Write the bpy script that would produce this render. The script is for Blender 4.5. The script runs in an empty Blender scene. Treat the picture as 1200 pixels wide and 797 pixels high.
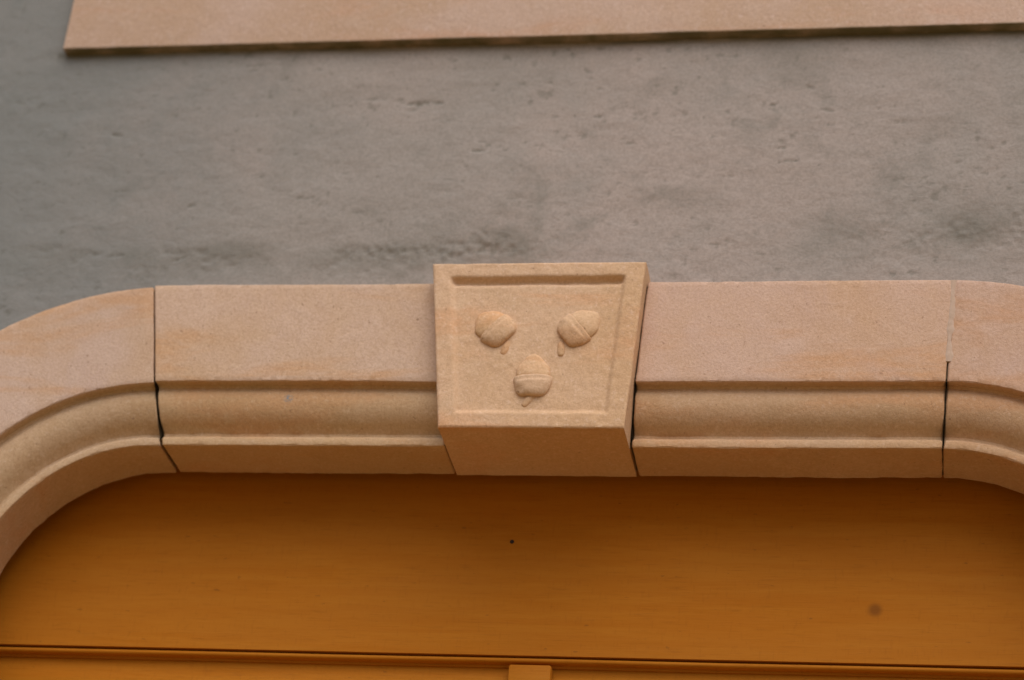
import bpy, math, random
import numpy as np
from mathutils import Matrix, Vector

random.seed(7)
rng = np.random.default_rng(7)
S = bpy.context.scene
COL = S.collection

# ------------------------------------------------------------------ camera
CAM = Vector((0.4826, -2.4010, 1.7536))
RW = ((0.98286517, -0.00265374, -0.18430688),     # world x, y, z axes seen from the camera
      (0.16130022, 0.49630838, 0.85303003),
      (0.08920933, -0.86814224, 0.48823227))
cd = bpy.data.cameras.new('camera')
cam = bpy.data.objects.new('camera', cd)
COL.objects.link(cam)
m = Matrix([[RW[i][0], -RW[i][1], -RW[i][2], CAM[i]] for i in range(3)] + [[0, 0, 0, 1]])
cam.matrix_world = m
cd.sensor_width = 36.0
cd.lens = 2750.0 / 1200.0 * 36.0
cd.clip_start = 0.05
cd.clip_end = 3000.0
cd.dof.use_dof = True
cd.dof.focus_distance = 2.72
cd.dof.aperture_fstop = 2.6
S.camera = cam

# ------------------------------------------------------------------ sky and sun
SUN_EL, SUN_AZ = math.radians(55), math.radians(20)   # azimuth from the facade's normal, towards +x
W = bpy.data.worlds.new('World')
S.world = W
W.use_nodes = True
wn = W.node_tree.nodes
wl = W.node_tree.links
bg = wn['Background']
sky = wn.new('ShaderNodeTexSky')
sky.sky_type = 'NISHITA'
sky.sun_disc = False
sky.sun_elevation = SUN_EL
sky.sun_rotation = math.pi - SUN_AZ
sky.air_density = 1.0
sky.dust_density = 4.0
sky.ozone_density = 1.0
bg.inputs['Strength'].default_value = 0.055
wl.new(sky.outputs[0], bg.inputs['Color'])
sd = bpy.data.lights.new('sun', 'SUN')
sd.energy = 1.5
sd.angle = math.radians(72)
sd.color = (1.0, 0.92, 0.83)
sun = bpy.data.objects.new('sun', sd)
COL.objects.link(sun)
tosun = Vector((math.sin(SUN_AZ) * math.cos(SUN_EL), -math.cos(SUN_AZ) * math.cos(SUN_EL), math.sin(SUN_EL)))
sun.rotation_euler = tosun.to_track_quat('Z', 'Y').to_euler()
sun.location = tosun * 20
S.view_settings.view_transform = 'Standard'
S.view_settings.look = 'None'
S.view_settings.gamma = 1.0
S.view_settings.exposure = 0.62
S.view_settings.use_curve_mapping = False


# ------------------------------------------------------------------ helpers
def tag(o, label=None, cat=None, group=None, kind=None):
    if label: o['label'] = label
    if cat: o['category'] = cat
    if group: o['group'] = group
    if kind: o['kind'] = kind
    return o


def empty(name, loc=(0, 0, 0)):
    o = bpy.data.objects.new(name, None)
    o.location = loc
    o.empty_display_size = 0.1
    COL.objects.link(o)
    return o


def mesh_obj(name, verts, faces, mat, parent=None, smooth=35, color=None):
    me = bpy.data.meshes.new(name)
    me.from_pydata([tuple(map(float, v)) for v in verts], [], faces)
    me.validate()
    if smooth:
        me.polygons.foreach_set('use_smooth', [True] * len(me.polygons))
        me.set_sharp_from_angle(angle=math.radians(smooth))
    me.materials.append(mat)
    me.update()
    o = bpy.data.objects.new(name, me)
    COL.objects.link(o)
    if parent:
        o.parent = parent
    if color:
        o.color = (*color, 1)
    return o


def box(name, lo, hi, mat, parent=None, bevel=0.002, color=None):
    """a box with chamfered edges"""
    import bmesh
    bm = bmesh.new()
    bmesh.ops.create_cube(bm, size=1.0)
    for v in bm.verts:
        for k in range(3):
            v.co[k] = lo[k] if v.co[k] < 0 else hi[k]
    if bevel:
        bmesh.ops.bevel(bm, geom=list(bm.edges), offset=bevel, segments=2, affect='EDGES', profile=0.5)
    me = bpy.data.meshes.new(name)
    bm.to_mesh(me)
    bm.free()
    me.polygons.foreach_set('use_smooth', [True] * len(me.polygons))
    me.set_sharp_from_angle(angle=math.radians(40))
    me.materials.append(mat)
    o = bpy.data.objects.new(name, me)
    COL.objects.link(o)
    if parent: o.parent = parent
    if color: o.color = (*color, 1)
    return o


def _hash(i, j, k, seed):
    n = (i * 374761393 + j * 668265263 + k * 2147483647 + seed * 1274126177) & 0xFFFFFFFF
    n = ((n ^ (n >> 13)) * 1274126177) & 0xFFFFFFFF
    n = (n ^ (n >> 16)) & 0xFFFF
    return n / 32767.5 - 1.0


def vn(x, y, z, scale, seed=0):
    """smooth lattice noise in -1..1, cell size = scale metres"""
    x, y, z = (np.asarray(a, dtype=float) / scale for a in np.broadcast_arrays(x, y, z))
    xi, yi, zi = (np.floor(a).astype(np.int64) for a in (x, y, z))
    f = [a - b for a, b in ((x, xi), (y, yi), (z, zi))]
    f = [a * a * (3 - 2 * a) for a in f]
    out = 0
    for dx in (0, 1):
        for dy in (0, 1):
            for dz in (0, 1):
                w = (f[0] if dx else 1 - f[0]) * (f[1] if dy else 1 - f[1]) * (f[2] if dz else 1 - f[2])
                out = out + w * _hash(xi + dx, yi + dy, zi + dz, seed)
    return out


def fbm(x, y, z, scale, octv=4, seed=0, gain=0.5):
    a, t, o = 1.0, 0.0, 0.0
    for i in range(octv):
        o = o + a * vn(x, y, z, scale / 2 ** i, seed + 17 * i)
        t += a
        a *= gain
    return o / t


def sstep(a, b, x):
    t = np.clip((x - a) / (b - a), 0, 1)
    return t * t * (3 - 2 * t)


# ------------------------------------------------------------------ materials
class NT:
    def __init__(s, name):
        s.m = bpy.data.materials.new(name)
        s.m.use_nodes = True
        s.t = s.m.node_tree
        s.b = s.t.nodes['Principled BSDF']
        s.co = s.t.nodes.new('ShaderNodeTexCoord').outputs['Object']

    def n(s, kind, **kw):
        nd = s.t.nodes.new(kind)
        for k, v in kw.items():
            setattr(nd, k, v)
        return nd

    def l(s, a, b):
        if isinstance(a, (int, float)):
            b.default_value = a
        elif isinstance(a, tuple):
            b.default_value = a if len(a) == 4 or b.type == 'VECTOR' else (*a, 1)
        else:
            s.t.links.new(a, b)

    def map(s, scale=(1, 1, 1), loc=(0, 0, 0), vec=None):
        nd = s.n('ShaderNodeMapping')
        nd.inputs['Scale'].default_value = scale
        nd.inputs['Location'].default_value = loc
        s.l(vec or s.co, nd.inputs['Vector'])
        return nd.outputs[0]

    def noise(s, scale, detail=4, rough=0.55, vec=None, dist=0.0):
        nd = s.n('ShaderNodeTexNoise')
        nd.inputs['Scale'].default_value = scale
        nd.inputs['Detail'].default_value = detail
        nd.inputs['Roughness'].default_value = rough
        nd.inputs['Distortion'].default_value = dist
        s.l(vec or s.co, nd.inputs['Vector'])
        return nd.outputs['Fac']

    def ramp(s, fac, a, b, va=0.0, vb=1.0, smooth=True):
        nd = s.n('ShaderNodeMapRange')
        nd.interpolation_type = 'SMOOTHSTEP' if smooth else 'LINEAR'
        s.l(fac, nd.inputs['Value'])
        for i, v in ((1, a), (2, b), (3, va), (4, vb)):
            s.l(v, nd.inputs[i])
        return nd.outputs[0]

    def mix(s, fac, a, b, mode='MIX'):
        nd = s.n('ShaderNodeMix', data_type='RGBA', blend_type=mode)
        s.l(fac, nd.inputs[0])
        s.l(a, nd.inputs[6])
        s.l(b, nd.inputs[7])
        return nd.outputs[2]

    def math(s, op, a, b=0.0, c=0.0):
        nd = s.n('ShaderNodeMath', operation=op)
        s.l(a, nd.inputs[0])
        s.l(b, nd.inputs[1])
        s.l(c, nd.inputs[2])
        return nd.outputs[0]

    def spot(s, p, r0, r1):
        """1 inside r0 of a point, 0 beyond r1"""
        nd = s.n('ShaderNodeVectorMath', operation='DISTANCE')
        s.l(s.co, nd.inputs[0])
        nd.inputs[1].default_value = p
        return s.ramp(nd.outputs['Value'], r0, r1, 1.0, 0.0)

    def bump(s, h, strength, dist, prev=None):
        nd = s.n('ShaderNodeBump')
        nd.inputs['Strength'].default_value = strength
        nd.inputs['Distance'].default_value = dist
        s.l(h, nd.inputs['Height'])
        if prev: s.l(prev, nd.inputs['Normal'])
        return nd.outputs[0]

    def out(s, col, rough, normal=None, spec=0.3):
        s.l(col, s.b.inputs['Base Color'])
        s.l(rough, s.b.inputs['Roughness'])
        s.b.inputs['Specular IOR Level'].default_value = spec
        if normal: s.l(normal, s.b.inputs['Normal'])
        return s.m


def mat_sandstone():
    t = NT('sandstone')
    info = t.n('ShaderNodeObjectInfo')
    tint = info.outputs['Color']
    true_co = t.co
    off = t.n('ShaderNodeVectorMath', operation='SCALE')
    off.inputs[0].default_value = (13.1, 7.7, 9.3)
    t.l(info.outputs['Random'], off.inputs['Scale'])
    add = t.n('ShaderNodeVectorMath', operation='ADD')
    t.l(t.co, add.inputs[0])
    t.l(off.outputs[0], add.inputs[1])
    t.co = add.outputs[0]
    big = t.noise(5.0, 3, 0.55, dist=0.4)
    mid = t.noise(22.0, 4, 0.6, dist=0.6)
    streak = t.noise(6.0, 4, 0.6, t.map((0.5, 1, 2.6)), dist=0.5)
    fine = t.noise(300.0, 4, 0.75)
    grain = t.noise(1100.0, 2, 0.6)
    face = t.n('ShaderNodeAttribute', attribute_name='fascia_front').outputs['Fac']  # paler, pinker tone on the front of the fascia
    c = t.mix(t.ramp(big, 0.38, 0.64), (0.505, 0.342, 0.200), (0.535, 0.378, 0.245))
    p = t.mix(t.ramp(big, 0.36, 0.62), (0.535, 0.375, 0.270), (0.555, 0.410, 0.335))
    c = t.mix(t.math('MULTIPLY', face, t.ramp(mid, 0.25, 0.60, 0.75, 1.0)), c, p)
    pale = t.mix(face, (0.57, 0.43, 0.29), (0.61, 0.47, 0.39))
    c = t.mix(t.math('MULTIPLY', t.ramp(streak, 0.48, 0.66), 0.70), c, (0.54, 0.31, 0.165))
    c = t.mix(t.ramp(t.noise(9.0, 4, 0.6, dist=0.8), 0.55, 0.75, 0.0, 0.45), c, t.mix(face, (0.43, 0.31, 0.185), (0.50, 0.365, 0.315)))
    c = t.mix(t.math('MULTIPLY', t.ramp(mid, 0.52, 0.75), 0.40), c, pale)
    c = t.mix(t.ramp(fine, 0.34, 0.62, 0.28, 0.0), c, (0.30, 0.16, 0.075))
    c = t.mix(t.ramp(t.noise(190.0, 4, 0.7), 0.52, 0.70, 0.0, 0.40), c, (0.64, 0.49, 0.37))
    c = t.mix(t.ramp(grain, 0.55, 0.75, 0.0, 0.25), c, (0.72, 0.54, 0.40))
    speck = t.ramp(t.noise(160.0, 2, 0.5), 0.70, 0.76)
    c = t.mix(t.math('MULTIPLY', speck, 0.5), c, (0.22, 0.12, 0.07))
    c = t.mix(1.0, c, tint, 'MULTIPLY')
    t.co = true_co
    bluish = t.math('MULTIPLY', t.spot((-0.3075, 0.012, 3.055), 0.0010, 0.0085), t.ramp(t.noise(330.0, 3, 0.7), 0.40, 0.56))
    c = t.mix(bluish, c, (0.23, 0.28, 0.32))
    n1 = t.bump(fine, 0.55, 0.0016)
    n2 = t.bump(grain, 0.25, 0.0006, n1)
    n3 = t.bump(mid, 0.25, 0.004, n2)
    return t.out(c, 0.92, n3, 0.2)


def mat_plaque():
    m = STONE.copy()
    m.name = 'sandstone_with_algae_drip_edge'
    t = NT.__new__(NT)
    t.m, t.t, t.b = m, m.node_tree, m.node_tree.nodes['Principled BSDF']
    t.co = t.n('ShaderNodeTexCoord').outputs['Object']
    sep = t.n('ShaderNodeSeparateXYZ')
    t.l(t.co, sep.inputs[0])
    edge = t.math('ADD', sep.outputs['Z'], t.math('MULTIPLY', t.noise(60.0, 4, 0.6, t.map((0.4, 1, 1))), 0.004))
    k = t.math('MULTIPLY', t.ramp(edge, 3.5900, 3.5935, 1.0, 0.0), t.ramp(t.noise(18.0, 4, 0.6), 0.25, 0.6, 0.55, 0.95))
    tone = t.b.inputs['Base Color'].links[0].from_socket
    t.l(t.mix(k, tone, (0.105, 0.095, 0.045)), t.b.inputs['Base Color'])
    return m


def mat_plaster():
    t = NT('lime_plaster')
    at = t.n('ShaderNodeAttribute', attribute_name='dirt_shade')  # dirt, plus shade painted in the gouges and under the slab
    dirt_shade = at.outputs['Fac']
    big = t.noise(2.6, 4, 0.6, dist=0.6)
    mid = t.noise(11.0, 5, 0.65, dist=0.8)
    fine = t.noise(260.0, 4, 0.7)
    tr = t.noise(50.0, 5, 0.65, t.map((0.7, 1, 1.3)), dist=1.2)
    c = t.mix(t.ramp(big, 0.36, 0.66), (0.345, 0.316, 0.298), (0.41, 0.352, 0.328))
    c = t.mix(t.ramp(mid, 0.48, 0.78, 0.0, 0.55), c, (0.20, 0.195, 0.175))
    c = t.mix(t.ramp(mid, 0.42, 0.20, 0.0, 0.35), c, (0.37, 0.355, 0.34))
    c = t.mix(t.ramp(tr, 0.55, 0.78, 0.0, 0.30), c, (0.20, 0.19, 0.17))
    c = t.mix(t.ramp(fine, 0.34, 0.64, 0.30, 0.0), c, (0.17, 0.16, 0.145))
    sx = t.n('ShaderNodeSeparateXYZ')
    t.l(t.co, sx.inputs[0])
    tone = t.ramp(t.math('ADD', sx.outputs['X'], t.math('MULTIPLY', t.noise(3.5, 4, 0.6), 0.55)), 0.10, -0.50)  # light falloff painted into the plaster: cooler and darker towards the left
    c = t.mix(t.math('MULTIPLY', tone, 0.75), c, (0.175, 0.200, 0.205))
    c = t.mix(dirt_shade, c, (0.105, 0.108, 0.085))
    n1 = t.bump(fine, 0.30, 0.0014)
    n2 = t.bump(tr, 0.35, 0.003, n1)
    return t.out(c, 0.95, n2, 0.15)


def mat_wood():
    t = NT('varnished_wood')
    gv = t.map((2.0, 6, 30))
    g1 = t.noise(3.0, 5, 0.6, gv, dist=0.6)
    g2 = t.noise(14.0, 5, 0.7, t.map((1.6, 6, 40)))
    big = t.noise(3.5, 3, 0.5, t.map((0.7, 1, 2.2)))
    c = t.mix(t.ramp(g1, 0.34, 0.70), (0.43, 0.144, 0.006), (0.46, 0.166, 0.010))
    c = t.mix(t.ramp(g2, 0.52, 0.80, 0.0, 0.35), c, (0.27, 0.078, 0.005))
    c = t.mix(t.ramp(big, 0.40, 0.66, 0.0, 0.35), c, (0.40, 0.150, 0.014))
    kn = t.spot((0.3943, 0.137, 2.8451), 0.003, 0.0115)
    c = t.mix(t.math('MULTIPLY', kn, 0.7), c, (0.17, 0.055, 0.006))
    pits = t.ramp(t.noise(210.0, 2, 0.5, t.map((0.35, 1, 1))), 0.70, 0.78, 0.0, 0.45)
    c = t.mix(pits, c, (0.13, 0.05, 0.01))
    pores = t.noise(1.0, 3, 0.6, t.map((28, 30, 520)))
    c = t.mix(t.ramp(pores, 0.56, 0.70, 0.0, 0.22), c, (0.20, 0.060, 0.004))
    c = t.mix(t.ramp(pores, 0.42, 0.30, 0.0, 0.25), c, (0.46, 0.18, 0.020))
    brush = t.noise(1.0, 3, 0.6, t.map((260, 30, 60)))
    c = t.mix(t.ramp(brush, 0.55, 0.72, 0.0, 0.16), c, (0.24, 0.075, 0.005))
    n1 = t.bump(t.math('ADD', g2, pores), 0.25, 0.0006)
    n2 = t.bump(t.noise(600.0, 2), 0.10, 0.0003, n1)
    return t.out(c, t.ramp(g2, 0.3, 0.8, 0.60, 0.72), n2, 0.12)


def mat_simple(name, a, b, scale, rough=0.9, bump=0.3, dist=0.001):
    t = NT(name)
    n = t.noise(scale, 5, 0.65)
    return t.out(t.mix(t.ramp(n, 0.3, 0.7), a, b), rough, t.bump(n, bump, dist), 0.2)


STONE = mat_sandstone()
PLAQUE = mat_plaque()
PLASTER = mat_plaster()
WOOD = mat_wood()
MORTAR_DARK = mat_simple('dark_old_mortar', (0.13, 0.10, 0.065), (0.22, 0.17, 0.115), 300)  # mortar with its own dark grey-brown colour
MORTAR_PALE = mat_simple('pale_pointing_mortar', (0.50, 0.37, 0.285), (0.55, 0.42, 0.34), 240)
IRON = mat_simple('dark_iron', (0.025, 0.015, 0.01), (0.05, 0.03, 0.02), 400, 0.6)
PAVING = mat_simple('worn_paving', (0.27, 0.178, 0.072), (0.36, 0.24, 0.10), 3.0, 0.9, 0.3, 0.01)

WALL_Y = 0.026            # face of the plaster
FAS_Y = 0.004             # face of the stone fascia
DOOR_Y = 0.137            # face of the wooden boards
SOF = 3.0                 # height of the flat soffit
CX, CZ = 0.475, 2.795     # centres of the rounded corners (mirrored in x)
R0 = SOF - CZ             # their radius at the opening edge
TOP = 0.2105              # height of the surround's band

# ------------------------------------------------------------------ ground
mesh_obj('pavement', [(-600, -600, 0), (600, -600, 0), (600, 600, 0), (-600, 600, 0)], [(0, 1, 2, 3)], PAVING, smooth=0)
tag(bpy.data.objects['pavement'], kind='structure')

# ------------------------------------------------------------------ plaster wall
wall = empty('plaster_wall', (0, 0, 0))
tag(wall, 'rough grey rendered wall behind the pale stone door surround', 'wall', kind='thing')


def axis(lo, hi, f0, f1, step, coarse):
    a = list(np.arange(f0, f1 + 1e-6, step))
    x = f0
    pre, st = [], step
    while x > lo:
        st = min(st * 1.5, coarse)
        x = max(lo, x - st)
        pre.append(x)
    x = f1
    post, st = [], step
    while x < hi:
        st = min(st * 1.5, coarse)
        x = min(hi, x + st)
        post.append(x)
    return np.array(pre[::-1] + a + post)


def wall_front():
    xs = axis(-6, 6, -0.84, 0.72, 0.0024, 0.6)
    zs = axis(0.0, 6.5, 3.08, 3.64, 0.0024, 0.4)
    X, Z = np.meshgrid(xs, zs)
    H = 0.0022 * fbm(X, 0, Z, 0.22, 3, 3) + 0.0011 * fbm(X * 0.6, 0, Z * 1.3, 0.045, 3, 9) + 0.00045 * fbm(X, 0, Z, 0.010, 3, 21)
    D = np.zeros_like(X)

    def gouge(x, z, ln, wd, ang, depth, dirt_shade, curl=0.0):
        nonlocal H, D
        r = ln * 1.4 + 0.01
        i0, i1 = np.searchsorted(xs, (x - r, x + r))
        j0, j1 = np.searchsorted(zs, (z - r, z + r))
        if i1 - i0 < 2 or j1 - j0 < 2: return
        sx, sz = X[j0:j1, i0:i1] - x, Z[j0:j1, i0:i1] - z
        ca, sa = math.cos(ang), math.sin(ang)
        u, v = sx * ca + sz * sa, -sx * sa + sz * ca
        v = v + curl * (u / ln) ** 2 * ln + 0.0006 * vn(sx, 0, sz, 0.006, 5)
        wob = wd * (1 - np.clip(np.abs(u) / ln, 0, 1) ** 2) + 1e-6
        k = np.exp(-(v / wob) ** 2) * (np.abs(u) < ln) * np.clip(0.75 + 0.9 * vn(sx + x, 0, sz + z, 0.0035, 6), 0, 1.2)
        k = np.clip(k, 0, 1)
        H[j0:j1, i0:i1] -= 0.5 * depth * k
        D[j0:j1, i0:i1] = np.maximum(D[j0:j1, i0:i1], dirt_shade * k)

    # trowel gashes and scratches (x, z, half length, half width, angle, depth, dirt and painted shade, curl)
    for g in ((-0.190, 3.497, 0.026, 0.0045, 0.02, 0.004, 0.60, 0.0), (-0.20, 3.488, 0.016, 0.003, 0.3, 0.003, 0.35, 0),
              (0.283, 3.397, 0.018, 0.0017, 0.10, 0.003, 0.70, 0.25), (0.276, 3.416, 0.007, 0.0016, 0.1, 0.003, 0.6, 0),
              (0.292, 3.438, 0.005, 0.0018, 0.0, 0.003, 0.75, 0), (0.040, 3.470, 0.008, 0.0018, 0.0, 0.003, 0.65, 0),
              (0.086, 3.428, 0.011, 0.0012, 0.10, 0.002, 0.5, 0), (0.330, 3.472, 0.009, 0.0018, -0.15, 0.003, 0.6, 0),
              (0.262, 3.482, 0.006, 0.0017, 0, 0.003, 0.6, 0), (0.306, 3.509, 0.007, 0.002, -0.4, 0.003, 0.5, 0),
              (-0.600, 3.455, 0.008, 0.0024, -0.2, 0.004, 0.6, 0), (-0.480, 3.343, 0.007, 0.002, 0.3, 0.003, 0.55, 0),
              (-0.570, 3.268, 0.014, 0.003, 0.2, 0.003, 0.5, 0), (-0.480, 3.264, 0.013, 0.003, 0.35, 0.003, 0.5, 0),
              (-0.255, 3.505, 0.020, 0.0022, 0.02, 0.002, 0.35, 0), (-0.11, 3.420, 0.012, 0.0014, -0.03, 0.003, 0.55, 0),
              (0.42, 3.452, 0.022, 0.0014, -0.08, 0.002, 0.4, 0), (0.20, 3.276, 0.014, 0.0018, -0.1, 0.002, 0.4, 0)):
        gouge(*g)
    r2 = np.random.default_rng(11)
    for _ in range(260):
        x, z = r2.uniform(-0.8, 0.68), r2.uniform(3.2, 3.6)
        if r2.random() < 0.62:
            gouge(x, z, r2.uniform(.0015, .0035), r2.uniform(.0008, .0018), r2.uniform(-.9, .9), .0014, r2.uniform(.15, .6))
        else:
            gouge(x, z, r2.uniform(.004, .014), r2.uniform(.0007, .0015), r2.normal(0.0, .22), .0007, r2.uniform(.06, .34), r2.uniform(-.2, .2))
    # weathered crust low on the wall, just above the stone band
    n = fbm(X, 0, Z, 0.085, 4, 31)
    n2 = fbm(X * 0.7, 0, Z * 1.6, 0.022, 4, 41)
    edge = 3.272 + 0.012 * fbm(X, 0, 0 * Z, 0.25, 2, 51) + 0.010 * n
    band = np.exp(-((Z - edge) / np.where(Z < edge, 0.032, 0.013)) ** 2) * sstep(-0.80, -0.55, X) * sstep(0.05, -0.12, X)
    right = np.exp(-((X - 0.50) / 0.17) ** 2) * np.exp(-((Z - 3.292) / 0.042) ** 2)
    over = np.exp(-((X + 0.06) / 0.10) ** 2) * np.exp(-((Z - 3.290) / 0.030) ** 2)
    slab_shade = np.exp(-((Z - 3.5885) / 0.0045) ** 2) * (X > -0.71)  # contact shadow under the slab, painted into the wall colour
    crust = np.clip(band * 0.8 + right * 0.75 + over * 0.7, 0, 1) * sstep(-0.35, 0.45, n2 + 0.5 * n)
    cloud = np.clip(band + right + over, 0, 1) * sstep(-0.7, 0.4, n) * 0.36
    D = np.maximum(D, cloud)
    D = np.maximum(D, 0.50 * crust * sstep(-0.5, 0.3, fbm(X, 0, Z, 0.007, 3, 91)))
    D = np.maximum(D, slab_shade * 0.85 * sstep(-0.6, 0.4, n))
    fl = fbm(X * 0.6, 0, Z, 0.0075, 3, 71, 0.6) + 0.35 * fbm(X, 0, Z, 0.16, 3, 81)
    D = np.maximum(D, 0.36 * sstep(0.46, 0.74, fl))
    H -= 0.0005 * sstep(0.40, 0.75, fl)
    H += 0.0022 * crust * fbm(X, 0, Z, 0.006, 2, 61)
    H -= 0.0012 * crust
    V = np.stack([X, WALL_Y - H, Z], -1).reshape(-1, 3)
    nz, nx = X.shape
    idx = np.arange(nx * nz).reshape(nz, nx)
    xc, zc = (xs[1:] + xs[:-1]) / 2, (zs[1:] + zs[:-1]) / 2
    XC, ZC = np.meshgrid(xc, zc)
    ax = np.abs(XC)
    mid = CZ + R0 + 0.16
    inside = np.where(ZC < CZ, ax < CX + R0 + 0.14, (ax < CX) & (ZC < mid) | (np.hypot(np.maximum(ax - CX, 0), ZC - CZ) < R0 + 0.16) & (ax >= CX))
    keep = ~inside
    F = np.stack([idx[:-1, :-1], idx[:-1, 1:], idx[1:, 1:], idx[1:, :-1]], -1)[keep]
    used = np.unique(F)
    rem = np.full(nx * nz, -1)
    rem[used] = np.arange(len(used))
    F, V, D = rem[F], V[used], D.reshape(-1)[used]
    me = bpy.data.meshes.new('render_coat')
    me.vertices.add(len(V))
    me.vertices.foreach_set('co', V.astype(np.float32).ravel())
    me.loops.add(F.size)
    me.loops.foreach_set('vertex_index', F.astype(np.int32).ravel())
    me.polygons.add(len(F))
    me.polygons.foreach_set('loop_start', np.arange(0, F.size, 4, dtype=np.int32))
    me.polygons.foreach_set('use_smooth', np.ones(len(F), dtype=bool))
    me.update(calc_edges=True)
    at = me.attributes.new('dirt_shade', 'FLOAT', 'POINT')
    at.data.foreach_set('value', D.astype(np.float32))
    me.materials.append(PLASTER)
    o = bpy.data.objects.new('render_coat', me)
    COL.objects.link(o)
    o.parent = wall


wall_front()
# the masonry behind the render: jamb sides, lintel zone and the dark room's back
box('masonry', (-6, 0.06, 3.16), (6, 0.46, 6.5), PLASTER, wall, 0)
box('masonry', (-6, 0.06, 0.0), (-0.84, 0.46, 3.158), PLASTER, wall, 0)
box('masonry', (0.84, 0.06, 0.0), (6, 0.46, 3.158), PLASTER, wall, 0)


# ------------------------------------------------------------------ stone door surround
surround = empty('stone_door_surround', (0, 0.08, 0))
tag(surround, 'pale sandstone door surround with rounded corners and a carved keystone over the orange door', 'door surround', kind='thing')
SOFF = Vector((0, -0.08, 0))


def densify(pts, step):
    out = []
    n = len(pts)
    for i in range(n):
        a, b = np.array(pts[i]), np.array(pts[(i + 1) % n])
        k = max(1, int(math.ceil(np.linalg.norm(b - a) / step)))
        for j in range(k):
            out.append(a + (b - a) * j / k)
    return np.array(out)


def arris(corner, d0, d1, r=0.0014):
    """a rounded corner: leaves along d0 towards d1"""
    c = np.array(corner)
    p0, p1 = c + np.array(d0) * r, c + np.array(d1) * r
    return [tuple(p0), tuple((p0 + p1) / 2 * 0.6 + c * 0.4), tuple(p1)]


def band_profile(inset=0.0):
    """(y, h) loop of the moulded band: fascia, quirk, reversed ogee, fillet, soffit"""
    f = FAS_Y
    P = [(0.106, TOP)]
    P += arris((f, TOP), (1, 0), (0, -1))
    P += arris((f, 0.0735), (0, 1), (1, 0))
    P += [(f + 0.0120, 0.0728), (f + 0.0138, 0.0705)]
    for y, h in ((0.0175, 0.0688), (0.0168, 0.0660), (0.0152, 0.0625), (0.0146, 0.0570), (0.0150, 0.0500), (0.0170, 0.0425),
                 (0.0206, 0.0350), (0.0258, 0.0285), (0.0320, 0.0238), (0.0358, 0.0210), (0.0378, 0.0185), (0.0374, 0.0155), (0.0350, 0.0134)):
        P.append((y, h))
    P += arris((0.030, 0.0108), (1, 0.35), (0, -1), 0.0022)
    P += arris((0.030, 0.0), (0, 1), (1, 0), 0.0018)
    P += [(0.106, 0.0)]
    P = densify(P, 0.006)
    if inset:
        c = []
        n = len(P)
        for i in range(n):
            a, b = P[i - 1], P[(i + 1) % n]
            t = b - a
            t = t / (np.linalg.norm(t) + 1e-9)
            c.append(P[i] + np.array([-t[1], t[0]]) * inset)
        P = np.array(c)
    return P


def profile_normals(P):
    n = np.roll(P, -1, 0) - np.roll(P, 1, 0)
    n /= np.linalg.norm(n, axis=1)[:, None] + 1e-9
    return np.stack([-n[:, 1], n[:, 0]], -1)        # points into the stone


PROF = band_profile()
PNORM = profile_normals(PROF)


def sweep(name, place, length, seed, color, label=None, mat=None, step=0.004, inset=0.0, rough=0.00035, ends=0.0016):
    """one stone: its profile carried along place(t, P), t in 0..1"""
    P = PROF + PNORM * inset
    n = max(6, int(length / step))
    ts = [0.0, ends / length] + list(np.linspace(3.0 / n, 1 - 3.0 / n, n)) + [1 - ends / length, 1.0]
    rows = []
    for k, t in enumerate(ts):
        Q = P.copy()
        if k in (0, len(ts) - 1) and ends:
            Q = Q + PNORM * ends * 0.8
        rows.append(place(t, Q))
    V = np.array(rows)                               # station x profile x 3
    if rough:
        sm = 0.0007 * np.stack([vn(V[..., 0], V[..., 1], V[..., 2], 0.11, seed + i) for i in range(3)], -1)
        sm += rough * np.stack([vn(V[..., 0], V[..., 1], V[..., 2], 0.009, seed + 5 + i) for i in range(3)], -1)
        # worn arrises: small bites out of the corners, along the path
        N = profile_normals(P)
        curv = np.linalg.norm(np.roll(N, -1, 0) - np.roll(N, 1, 0), axis=1)
        sharp = np.clip((curv - 0.5) / 0.9, 0, 1)
        bite = np.clip(vn(V[..., 0], V[..., 1], V[..., 2], 0.013, seed + 40) - 0.18, 0, 1) * 0.0030 * np.where(P[:, 0] > 0.09, 0.35, 1.0)[None, :]
        Nf = np.zeros_like(V)
        Nf[..., 1] = PNORM[:, 0]
        Nf[..., 2] = PNORM[:, 1]
        V = V + sm + Nf * (bite * sharp)[..., None]
        for e in (0, 1, -2, -1):                     # crumbled joint edges
            q = V[e]
            inward = np.sign(V[6 if e >= 0 else -7][:, 0].mean() - q[:, 0].mean() + 1e-9)
            V[e][:, 0] += inward * 0.0009 * np.clip(vn(q[:, 0], q[:, 1], q[:, 2], 0.010, seed + 60) - 0.05, 0, 1) * (length < 0.5)
    a, b = V.shape[:2]
    idx = np.arange(a * b).reshape(a, b)
    F = []
    for i in range(a - 1):
        for j in range(b):
            k = (j + 1) % b
            F.append((int(idx[i, j]), int(idx[i + 1, j]), int(idx[i + 1, k]), int(idx[i, k])))
    F.append(tuple(int(q) for q in idx[0]))
    F.append(tuple(int(q) for q in idx[-1][::-1]))
    W3 = V.reshape(-1, 3)
    # wind outwards
    o = mesh_obj(name, W3, F, mat or STONE, surround, 32, color)
    import bmesh
    bm = bmesh.new()
    bm.from_mesh(o.data)
    bmesh.ops.recalc_face_normals(bm, faces=bm.faces)
    bm.to_mesh(o.data)
    bm.free()
    at = o.data.attributes.new('fascia_front', 'FLOAT', 'POINT')
    fr = np.tile(sstep(FAS_Y + 0.004, FAS_Y + 0.0005, P[:, 0]) * (P[:, 1] > 0.06), a)
    at.data.foreach_set('value', fr.astype(np.float32))
    o.location = SOFF
    if label: o['label'] = label
    return o


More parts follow.
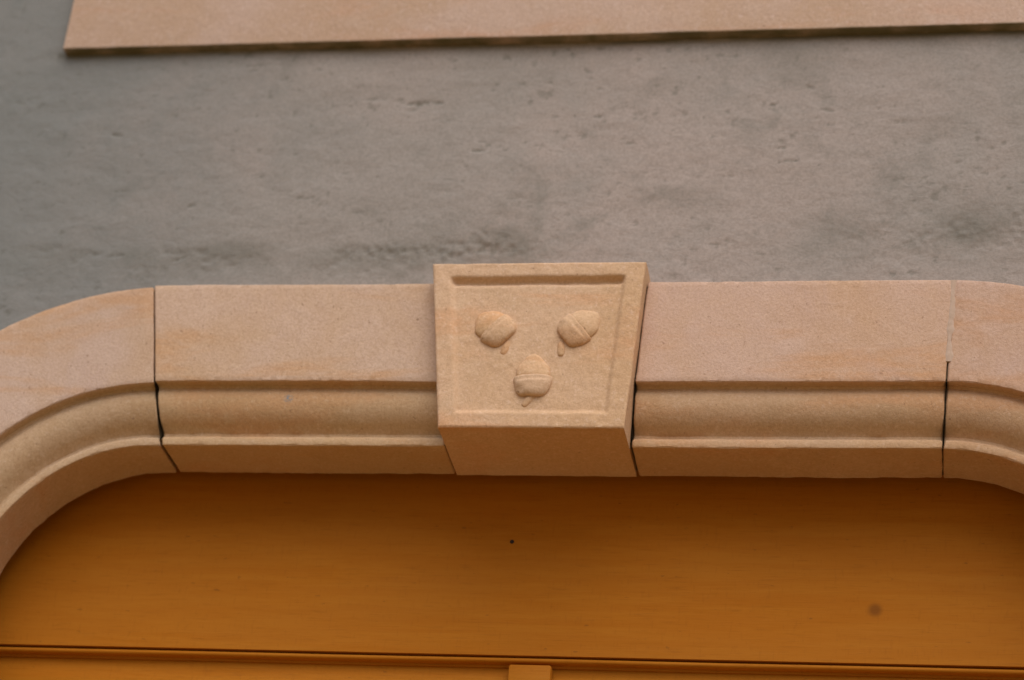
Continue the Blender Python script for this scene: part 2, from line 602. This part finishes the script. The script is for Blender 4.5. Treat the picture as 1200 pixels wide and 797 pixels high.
# joints: x on the joint as a function of the height h above the soffit
def J_left(h): return -0.4645 - 0.175 * h
def J_right(h): return 0.4715 + 0.062 * h
def K_left(h): return -0.1108 - 0.130 * h
def K_right(h): return 0.1105 + 0.048 * h
def J_left_out(h): return J_left(h) - 0.0018 + 0.006 * h
def J_left_in(h): return J_left(h) + 0.0018 - 0.006 * h


def straight(ja, ga, jb, gb):
    def place(t, P):
        xa, xb = ja(P[:, 1]) + ga, jb(P[:, 1]) - gb
        return np.stack([xa + (xb - xa) * t, P[:, 0], SOF + P[:, 1]], -1)
    return place


def corner(side, joint, gap, ang=math.pi / 2 - 0.012):
    def place(t, P):
        r = R0 + P[:, 1]
        s0 = side * joint(P[:, 1]) - CX + gap            # signed run past the start of the curve
        th0 = np.where(s0 > 0, np.arcsin(np.clip(s0 / r, -1, 1)), s0 / r)
        th = th0 + (ang - th0) * t
        x = CX + np.where(th > 0, r * np.sin(th), r * th)
        z = CZ + np.where(th > 0, r * np.cos(th), r)
        return np.stack([side * x, P[:, 0], z], -1)
    return place


def jamb(side, z0, z1):
    def place(t, P):
        x = np.full(len(P), 0.0) + CX + R0 + P[:, 1]
        return np.stack([side * x, P[:, 0], np.full(len(P), z1 + (z0 - z1) * t)], -1)
    return place


sweep('lintel_stone', straight(J_left_in, 0.0, K_left, 0.0006), 0.36, 100, (1.10, 1.10, 1.06),
      'straight lintel stone with a small bluish speck on its moulding')
sweep('lintel_stone', straight(K_right, 0.0024, J_right, 0.0007), 0.36, 200, (1.13, 1.10, 1.10),
      'straight lintel stone with pinkish fascia and pale pointing at one joint')
sweep('corner_stone', corner(-1, J_left_out, 0.0), 0.42, 300, (1.06, 1.08, 1.10), 'curved corner stone with an open joint')
sweep('corner_stone', corner(1, J_right, 0.0007), 0.42, 400, (1.07, 1.03, 1.04), 'curved corner stone joined with pale pointing')
for nm, dy, dz in (('lintel_stone', 0.0, 0.0), ('lintel_stone.001', -0.0008, -0.0004), ('corner_stone', 0.0011, -0.0006), ('corner_stone.001', 0.0005, 0.0007)):
    bpy.data.objects[nm].location += Vector((0, dy, dz))
for side in (-1, 1):
    zt = CZ - 0.001
    for i, hgt in enumerate((0.66, 0.72, 0.70, 0.71)):
        sweep('jamb_stone', jamb(side, zt - hgt + 0.003, zt), hgt, 500 + 10 * i + side, (0.97, 0.96, 0.95), step=0.03)
        zt -= hgt


# old mortar set back in the joints, pale pointing where one was filled flush
def filler(joint, half):
    def place(t, P):
        x = joint(P[:, 1])
        return np.stack([x - half + 2 * half * t, P[:, 0], SOF + P[:, 1]], -1)
    return place


for jt, ins in ((J_left, 0.008), (J_right, 0.0045), (K_left, 0.005), (K_right, 0.007)):
    half = {0.008: 0.0014, 0.0045: 0.0007, 0.005: 0.0006, 0.007: 0.0012}[ins]
    sweep('mortar_joint', filler(jt, half), 2 * half, 700, (1, 1, 1), None, MORTAR_DARK, 0.004, ins, 0.0, 0.0)
pv = []
for k, h in enumerate(np.linspace(0.100, TOP - 0.001, 60)):
    wv = 0.0040 + 0.0016 * float(vn(h, 0, 0, 0.012, 8)) + 0.0007 * float(vn(h, 0, 0, 0.004, 18))
    xj = J_right(h) + 0.0006 * float(vn(h, 3, 0, 0.015, 9))
    pv += [(xj - wv, FAS_Y + 0.0004, SOF + h), (xj - wv * 0.5, FAS_Y - 0.0008, SOF + h), (xj + wv * 0.5, FAS_Y - 0.0008, SOF + h), (xj + wv, FAS_Y + 0.0004, SOF + h),
           (xj + wv * .4, FAS_Y + 0.02, SOF + h), (xj - wv * .4, FAS_Y + 0.02, SOF + h)]
pf = [(6 * k + j, 6 * k + (j + 1) % 6, 6 * k + 6 + (j + 1) % 6, 6 * k + 6 + j) for k in range(59) for j in range(6)]
pf += [tuple(range(6))[::-1], tuple(range(354, 360))]
po = mesh_obj('pointing', pv, pf, MORTAR_PALE, surround)
po.location = SOFF


# ------------------------------------------------------------------ keystone
KY = -0.020
KB, KT = 2.9995, 3.2245
KBL, KBR, KTL, KTR = -0.1100, 0.1100, -0.1400, 0.1220   # corners in x
FIELD = 0.0036


def kx(u, v):      # u 0..1 left to right, v 0..1 bottom to top
    xl = KBL + (KTL - KBL) * v
    xr = KBR + (KTR - KBR) * v
    return xl + (xr - xl) * u


def key_depth(x, z):
    """how far the face lies behind the keystone's front plane"""
    v = (z - KB) / (KT - KB)
    xl = KBL + (KTL - KBL) * v
    xr = KBR + (KTR - KBR) * v
    bt, bb, bl, br = 0.0185, 0.0175, 0.0195, 0.0205
    wob = 0.0004 * vn(x, 0, z, 0.02, 77)
    dl, dr, db, dt = x - xl - bl + wob, xr - x - br + wob, z - KB - bb + wob, KT - z - bt + wob
    a = np.minimum(np.minimum(sstep(0, 0.007, dl), sstep(0, 0.007, dr)), np.minimum(sstep(0, 0.008, db), sstep(0.0, 0.0035, dt)))
    d = FIELD * a
    # the sunk channel left below the top border
    d = d + 0.0058 * np.exp(-((dt - 0.0065) / 0.0042) ** 2) * sstep(0, 0.01, dl) * sstep(0, 0.01, dr)
    return d


def make_keystone():
    nu, nv = 150, 140
    us = np.concatenate([[0.0, 0.004, 0.010], np.linspace(0.016, 0.984, nu), [0.990, 0.996, 1.0]])
    vs = np.concatenate([[0.0, 0.004, 0.010], np.linspace(0.016, 0.984, nv), [0.990, 0.996, 1.0]])
    U, Vv = np.meshgrid(us, vs)
    Z = KB + (KT - KB) * Vv
    X = kx(U, Vv)
    D = key_depth(X, Z)
    # worn arris all round
    e = np.minimum(np.minimum(U, 1 - U) * 0.24, np.minimum(Vv, 1 - Vv) * 0.225)
    worn = 0.0022 + 0.0009 * vn(X, 0, Z, 0.016, 5)
    rnd = np.clip(1 - e / worn, 0, 1) ** 2 * 0.0018
    Y = KY + D + rnd + 0.0006 * vn(X, 0, Z, 0.05, 15) + 0.00035 * vn(X, 0, Z, 0.008, 16)
    rows, cols = X.shape
    V = [tuple(p) for p in np.stack([X, Y, Z], -1).reshape(-1, 3)]
    idx = np.arange(rows * cols).reshape(rows, cols)
    F = [(int(idx[i, j]), int(idx[i, j + 1]), int(idx[i + 1, j + 1]), int(idx[i + 1, j])) for i in range(rows - 1) for j in range(cols - 1)]
    # sides carried back in depth
    ring = list(idx[0, :]) + list(idx[1:, -1]) + list(idx[-1, ::-1][1:]) + list(idx[::-1, 0][1:-1])
    ring = [int(q) for q in ring]
    prev = ring
    for d in (0.003, 0.01, 0.03, 0.05, 0.075, 0.10, 0.115, 0.1265):
        new = []
        for q in ring:
            x, y, z = V[q]
            new.append(len(V))
            j = 0.0006
            hh = max(z - SOF, 0.0)
            # the wedge narrows a touch towards the back on the underside
            V.append((x + j * float(vn(x, d, z, 0.02, 33)), KY + d, z + j * float(vn(x, d, z, 0.02, 34))))
        n = len(ring)
        for i in range(n):
            k = (i + 1) % n
            F.append((prev[i], new[i], new[k], prev[k]))
        prev = new
    F.append(tuple(prev))
    o = mesh_obj('keystone', V, F, STONE, surround, 38, (1.27, 1.26, 1.31))
    import bmesh
    bm = bmesh.new()
    bm.from_mesh(o.data)
    bmesh.ops.recalc_face_normals(bm, faces=bm.faces)
    bm.to_mesh(o.data)
    bm.free()
    o.location = SOFF
    o['label'] = 'projecting tapered keystone with a sunk panel carved with three acorns'
    return o


key = make_keystone()


def revolve_relief(name, prof, cx, cz, ang, parent, seed, depth=0.75, nseg=40, lift=0.0, tip=None):
    """a turned form lying on the sunk field, its axis in the field at angle ang; prof = [(along, radius)]"""
    y0 = KY + FIELD * 0.85 + lift
    V, F = [], []
    ca, sa = math.cos(ang), math.sin(ang)
    n = len(prof)
    amin, amax = prof[0][0], prof[-1][0]
    for a, r in prof:
        dep = depth if tip is None else depth + (tip - depth) * float(sstep(amin * 0.3, amax, a))
        for k in range(nseg):
            ph = 2 * math.pi * k / nseg
            s, d = r * math.cos(ph), r * math.sin(ph) * dep
            x, z = cx + ca * a - sa * s, cz + sa * a + ca * s
            jj = 0.0007 * float(vn(x, d, z, 0.008, seed)) + 0.0001 * float(vn(x, d, z, 0.003, seed + 3))
            V.append((x + jj, y0 - d + jj, z + jj))
    for i in range(n - 1):
        for k in range(nseg):
            q = (k + 1) % nseg
            F.append((i * nseg + k, i * nseg + q, (i + 1) * nseg + q, (i + 1) * nseg + k))
    F.append(tuple(range(nseg))[::-1])
    F.append(tuple(range((n - 1) * nseg, n * nseg)))
    o = mesh_obj(name, V, F, STONE, parent, 50, (1.27, 1.26, 1.31))
    import bmesh
    bm = bmesh.new()
    bm.from_mesh(o.data)
    bmesh.ops.recalc_face_normals(bm, faces=bm.faces)
    bm.to_mesh(o.data)
    bm.free()
    return o


def smooth_prof(pts, k=6):
    out = []
    for i in range(len(pts) - 1):
        p0 = np.array(pts[max(i - 1, 0)]); p1 = np.array(pts[i]); p2 = np.array(pts[i + 1]); p3 = np.array(pts[min(i + 2, len(pts) - 1)])
        for j in range(k):
            t = j / k
            q = 0.5 * ((2 * p1) + (-p0 + p2) * t + (2 * p0 - 5 * p1 + 4 * p2 - p3) * t ** 2 + (-p0 + 3 * p1 - 3 * p2 + p3) * t ** 3)
            out.append((q[0], max(q[1], 0.0003)))
    out.append(pts[-1])
    return out


def acorn(cx, cz, ang, stem_ang, stem_off, seed, k=1.0, nl=0.022):
    """axis angle ang points from cup to nut tip; (cx, cz) is the cup's rim"""
    cup = smooth_prof([(-0.0235 * k, 0.0006), (-0.0230 * k, 0.0115 * k), (-0.0185 * k, 0.0175 * k), (-0.010 * k, 0.0212 * k), (-0.002 * k, 0.0224 * k),
                       (0.0012 * k, 0.0215 * k), (0.0020 * k, 0.0190 * k), (0.0005 * k, 0.0165 * k), (-0.003 * k, 0.004)])
    nut = smooth_prof([(-0.004 * k, 0.0150 * k), (0.001 * k, 0.0190 * k), (0.006 * k, 0.0194 * k), (0.006 * k + 0.35 * nl, 0.0172 * k), (0.006 * k + 0.65 * nl, 0.0120 * k),
                       (0.006 * k + 0.87 * nl, 0.0070 * k), (0.006 * k + 0.97 * nl, 0.0025 * k), (0.006 * k + nl, 0.0004)])
    revolve_relief('acorn_cup', cup, cx, cz, ang, key, seed, 0.43, tip=0.36)
    revolve_relief('acorn_nut', nut, cx, cz, ang, key, seed + 4, 0.38, tip=0.24).color = (1.27, 1.23, 1.20, 1)
    sx, sz = cx + stem_off[0], cz + stem_off[1]
    sp = smooth_prof([(-0.010, 0.0006), (-0.0085, 0.0035), (-0.003, 0.0047), (0.004, 0.0042), (0.009, 0.0030), (0.0105, 0.0006)])
    revolve_relief('acorn_stem', sp, sx, sz, stem_ang, key, seed + 9, 0.7, 20, 0.0015).color = (1.27, 1.23, 1.20, 1)


AC = [(-0.0560, 3.1350, math.radians(140), math.radians(75), (0.0165, -0.0275), 0.021),
      (0.0470, 3.1350, math.radians(40), math.radians(95), (-0.0195, -0.0285), 0.023),
      (-0.0030, 3.0660, math.radians(92), math.radians(52), (-0.0030, -0.0290), 0.027)]
for i, (x, z, a, sa, so, nl) in enumerate(AC):
    acorn(x, z, a, sa, so, 900 + 20 * i, 1.04, nl)

# ------------------------------------------------------------------ wooden door
door = empty('wooden_door', (0, 0.12, 0))
tag(door, 'orange varnished wooden door with a plain overdoor board above a thin bead', 'door', kind='thing')
DOFF = Vector((0, -0.12, 0))


def dpart(o):
    o.location = DOFF
    return o


dpart(box('overdoor_board', (-0.845, DOOR_Y, 2.7791), (0.845, DOOR_Y + 0.0255, 3.06), WOOD, door, 0.0))


def run(name, prof, x0, x1, mat, parent, nx=90, seed=0):
    V, F = [], []
    n = len(prof)
    for i in range(nx + 1):
        x = x0 + (x1 - x0) * i / nx
        for y, z in prof:
            V.append((x, y + 0.0003 * float(vn(x, y, z, 0.12, seed)), z + 0.0005 * float(vn(x, y, z, 0.2, seed + 1))))
    for i in range(nx):
        for j in range(n):
            k = (j + 1) % n
            F.append((i * n + j, (i + 1) * n + j, (i + 1) * n + k, i * n + k))
    F.append(tuple(range(n)))
    F.append(tuple(range(nx * n, nx * n + n))[::-1])
    o = mesh_obj(name, V, F, mat, parent, 50)
    import bmesh
    bm = bmesh.new()
    bm.from_mesh(o.data)
    bmesh.ops.recalc_face_normals(bm, faces=bm.faces)
    bm.to_mesh(o.data)
    bm.free()
    return o


bead = [(DOOR_Y + 0.0255, 2.7788), (DOOR_Y + 0.0075, 2.7788), (DOOR_Y + 0.0070, 2.7771)]
for k in range(9):
    a = math.radians(80 + 190 * k / 8)
    bead.append((DOOR_Y + 0.0050 + 0.0042 * math.cos(a), 2.7736 + 0.0032 * math.sin(a)))
bead += [(DOOR_Y + 0.010, 2.7701), (DOOR_Y + 0.0105, 2.7676), (DOOR_Y + 0.0255, 2.7674)]
dpart(run('bead_moulding', bead, -0.845, 0.845, WOOD, door))
for x0, x1 in ((-0.844, -0.0025), (0.0025, 0.844)):
    lf = dpart(box('door_leaf', (x0, DOOR_Y + 0.013, 0.02), (x1, DOOR_Y + 0.05, 2.7706), WOOD, door, 0.001))
    for z0, z1 in ((0.25, 0.95), (1.15, 2.50)):
        box('raised_panel', (x0 + 0.12, DOOR_Y + 0.004, z0), (x1 - 0.12, DOOR_Y + 0.024, z1), WOOD, lf, 0.006)
dpart(box('cover_strip', (-0.0292, DOOR_Y - 0.004, 0.03), (0.0217, DOOR_Y + 0.0125, 2.7669), WOOD, door, 0.003))

# nail head in the board
nv, nf = [], []
for i, (r, d) in enumerate(((0.0026, 0.001), (0.0025, -0.0006), (0.0016, -0.0012), (0.0004, -0.0014))):
    for k in range(16):
        a = 2 * math.pi * k / 16
        nv.append((-0.0403 + r * math.cos(a), DOOR_Y + d, 2.9255 + r * math.sin(a)))
for i in range(3):
    for k in range(16):
        q = (k + 1) % 16
        nf.append((16 * i + k, 16 * i + q, 16 * i + 16 + q, 16 * i + 16 + k))
nf.append(tuple(range(48, 64)))
dpart(mesh_obj('nail_head', nv, nf, IRON, door))

# ------------------------------------------------------------------ stone panel above
panel = box('stone_plaque', (-0.6975, 0.010, 3.5885), (0.6975, 0.05, 4.25), PLAQUE, None, 0.0022, (1.24, 1.34, 1.74))
tag(panel, 'flat pale pinkish stone slab set on the grey wall above the keystone', 'stone plaque')
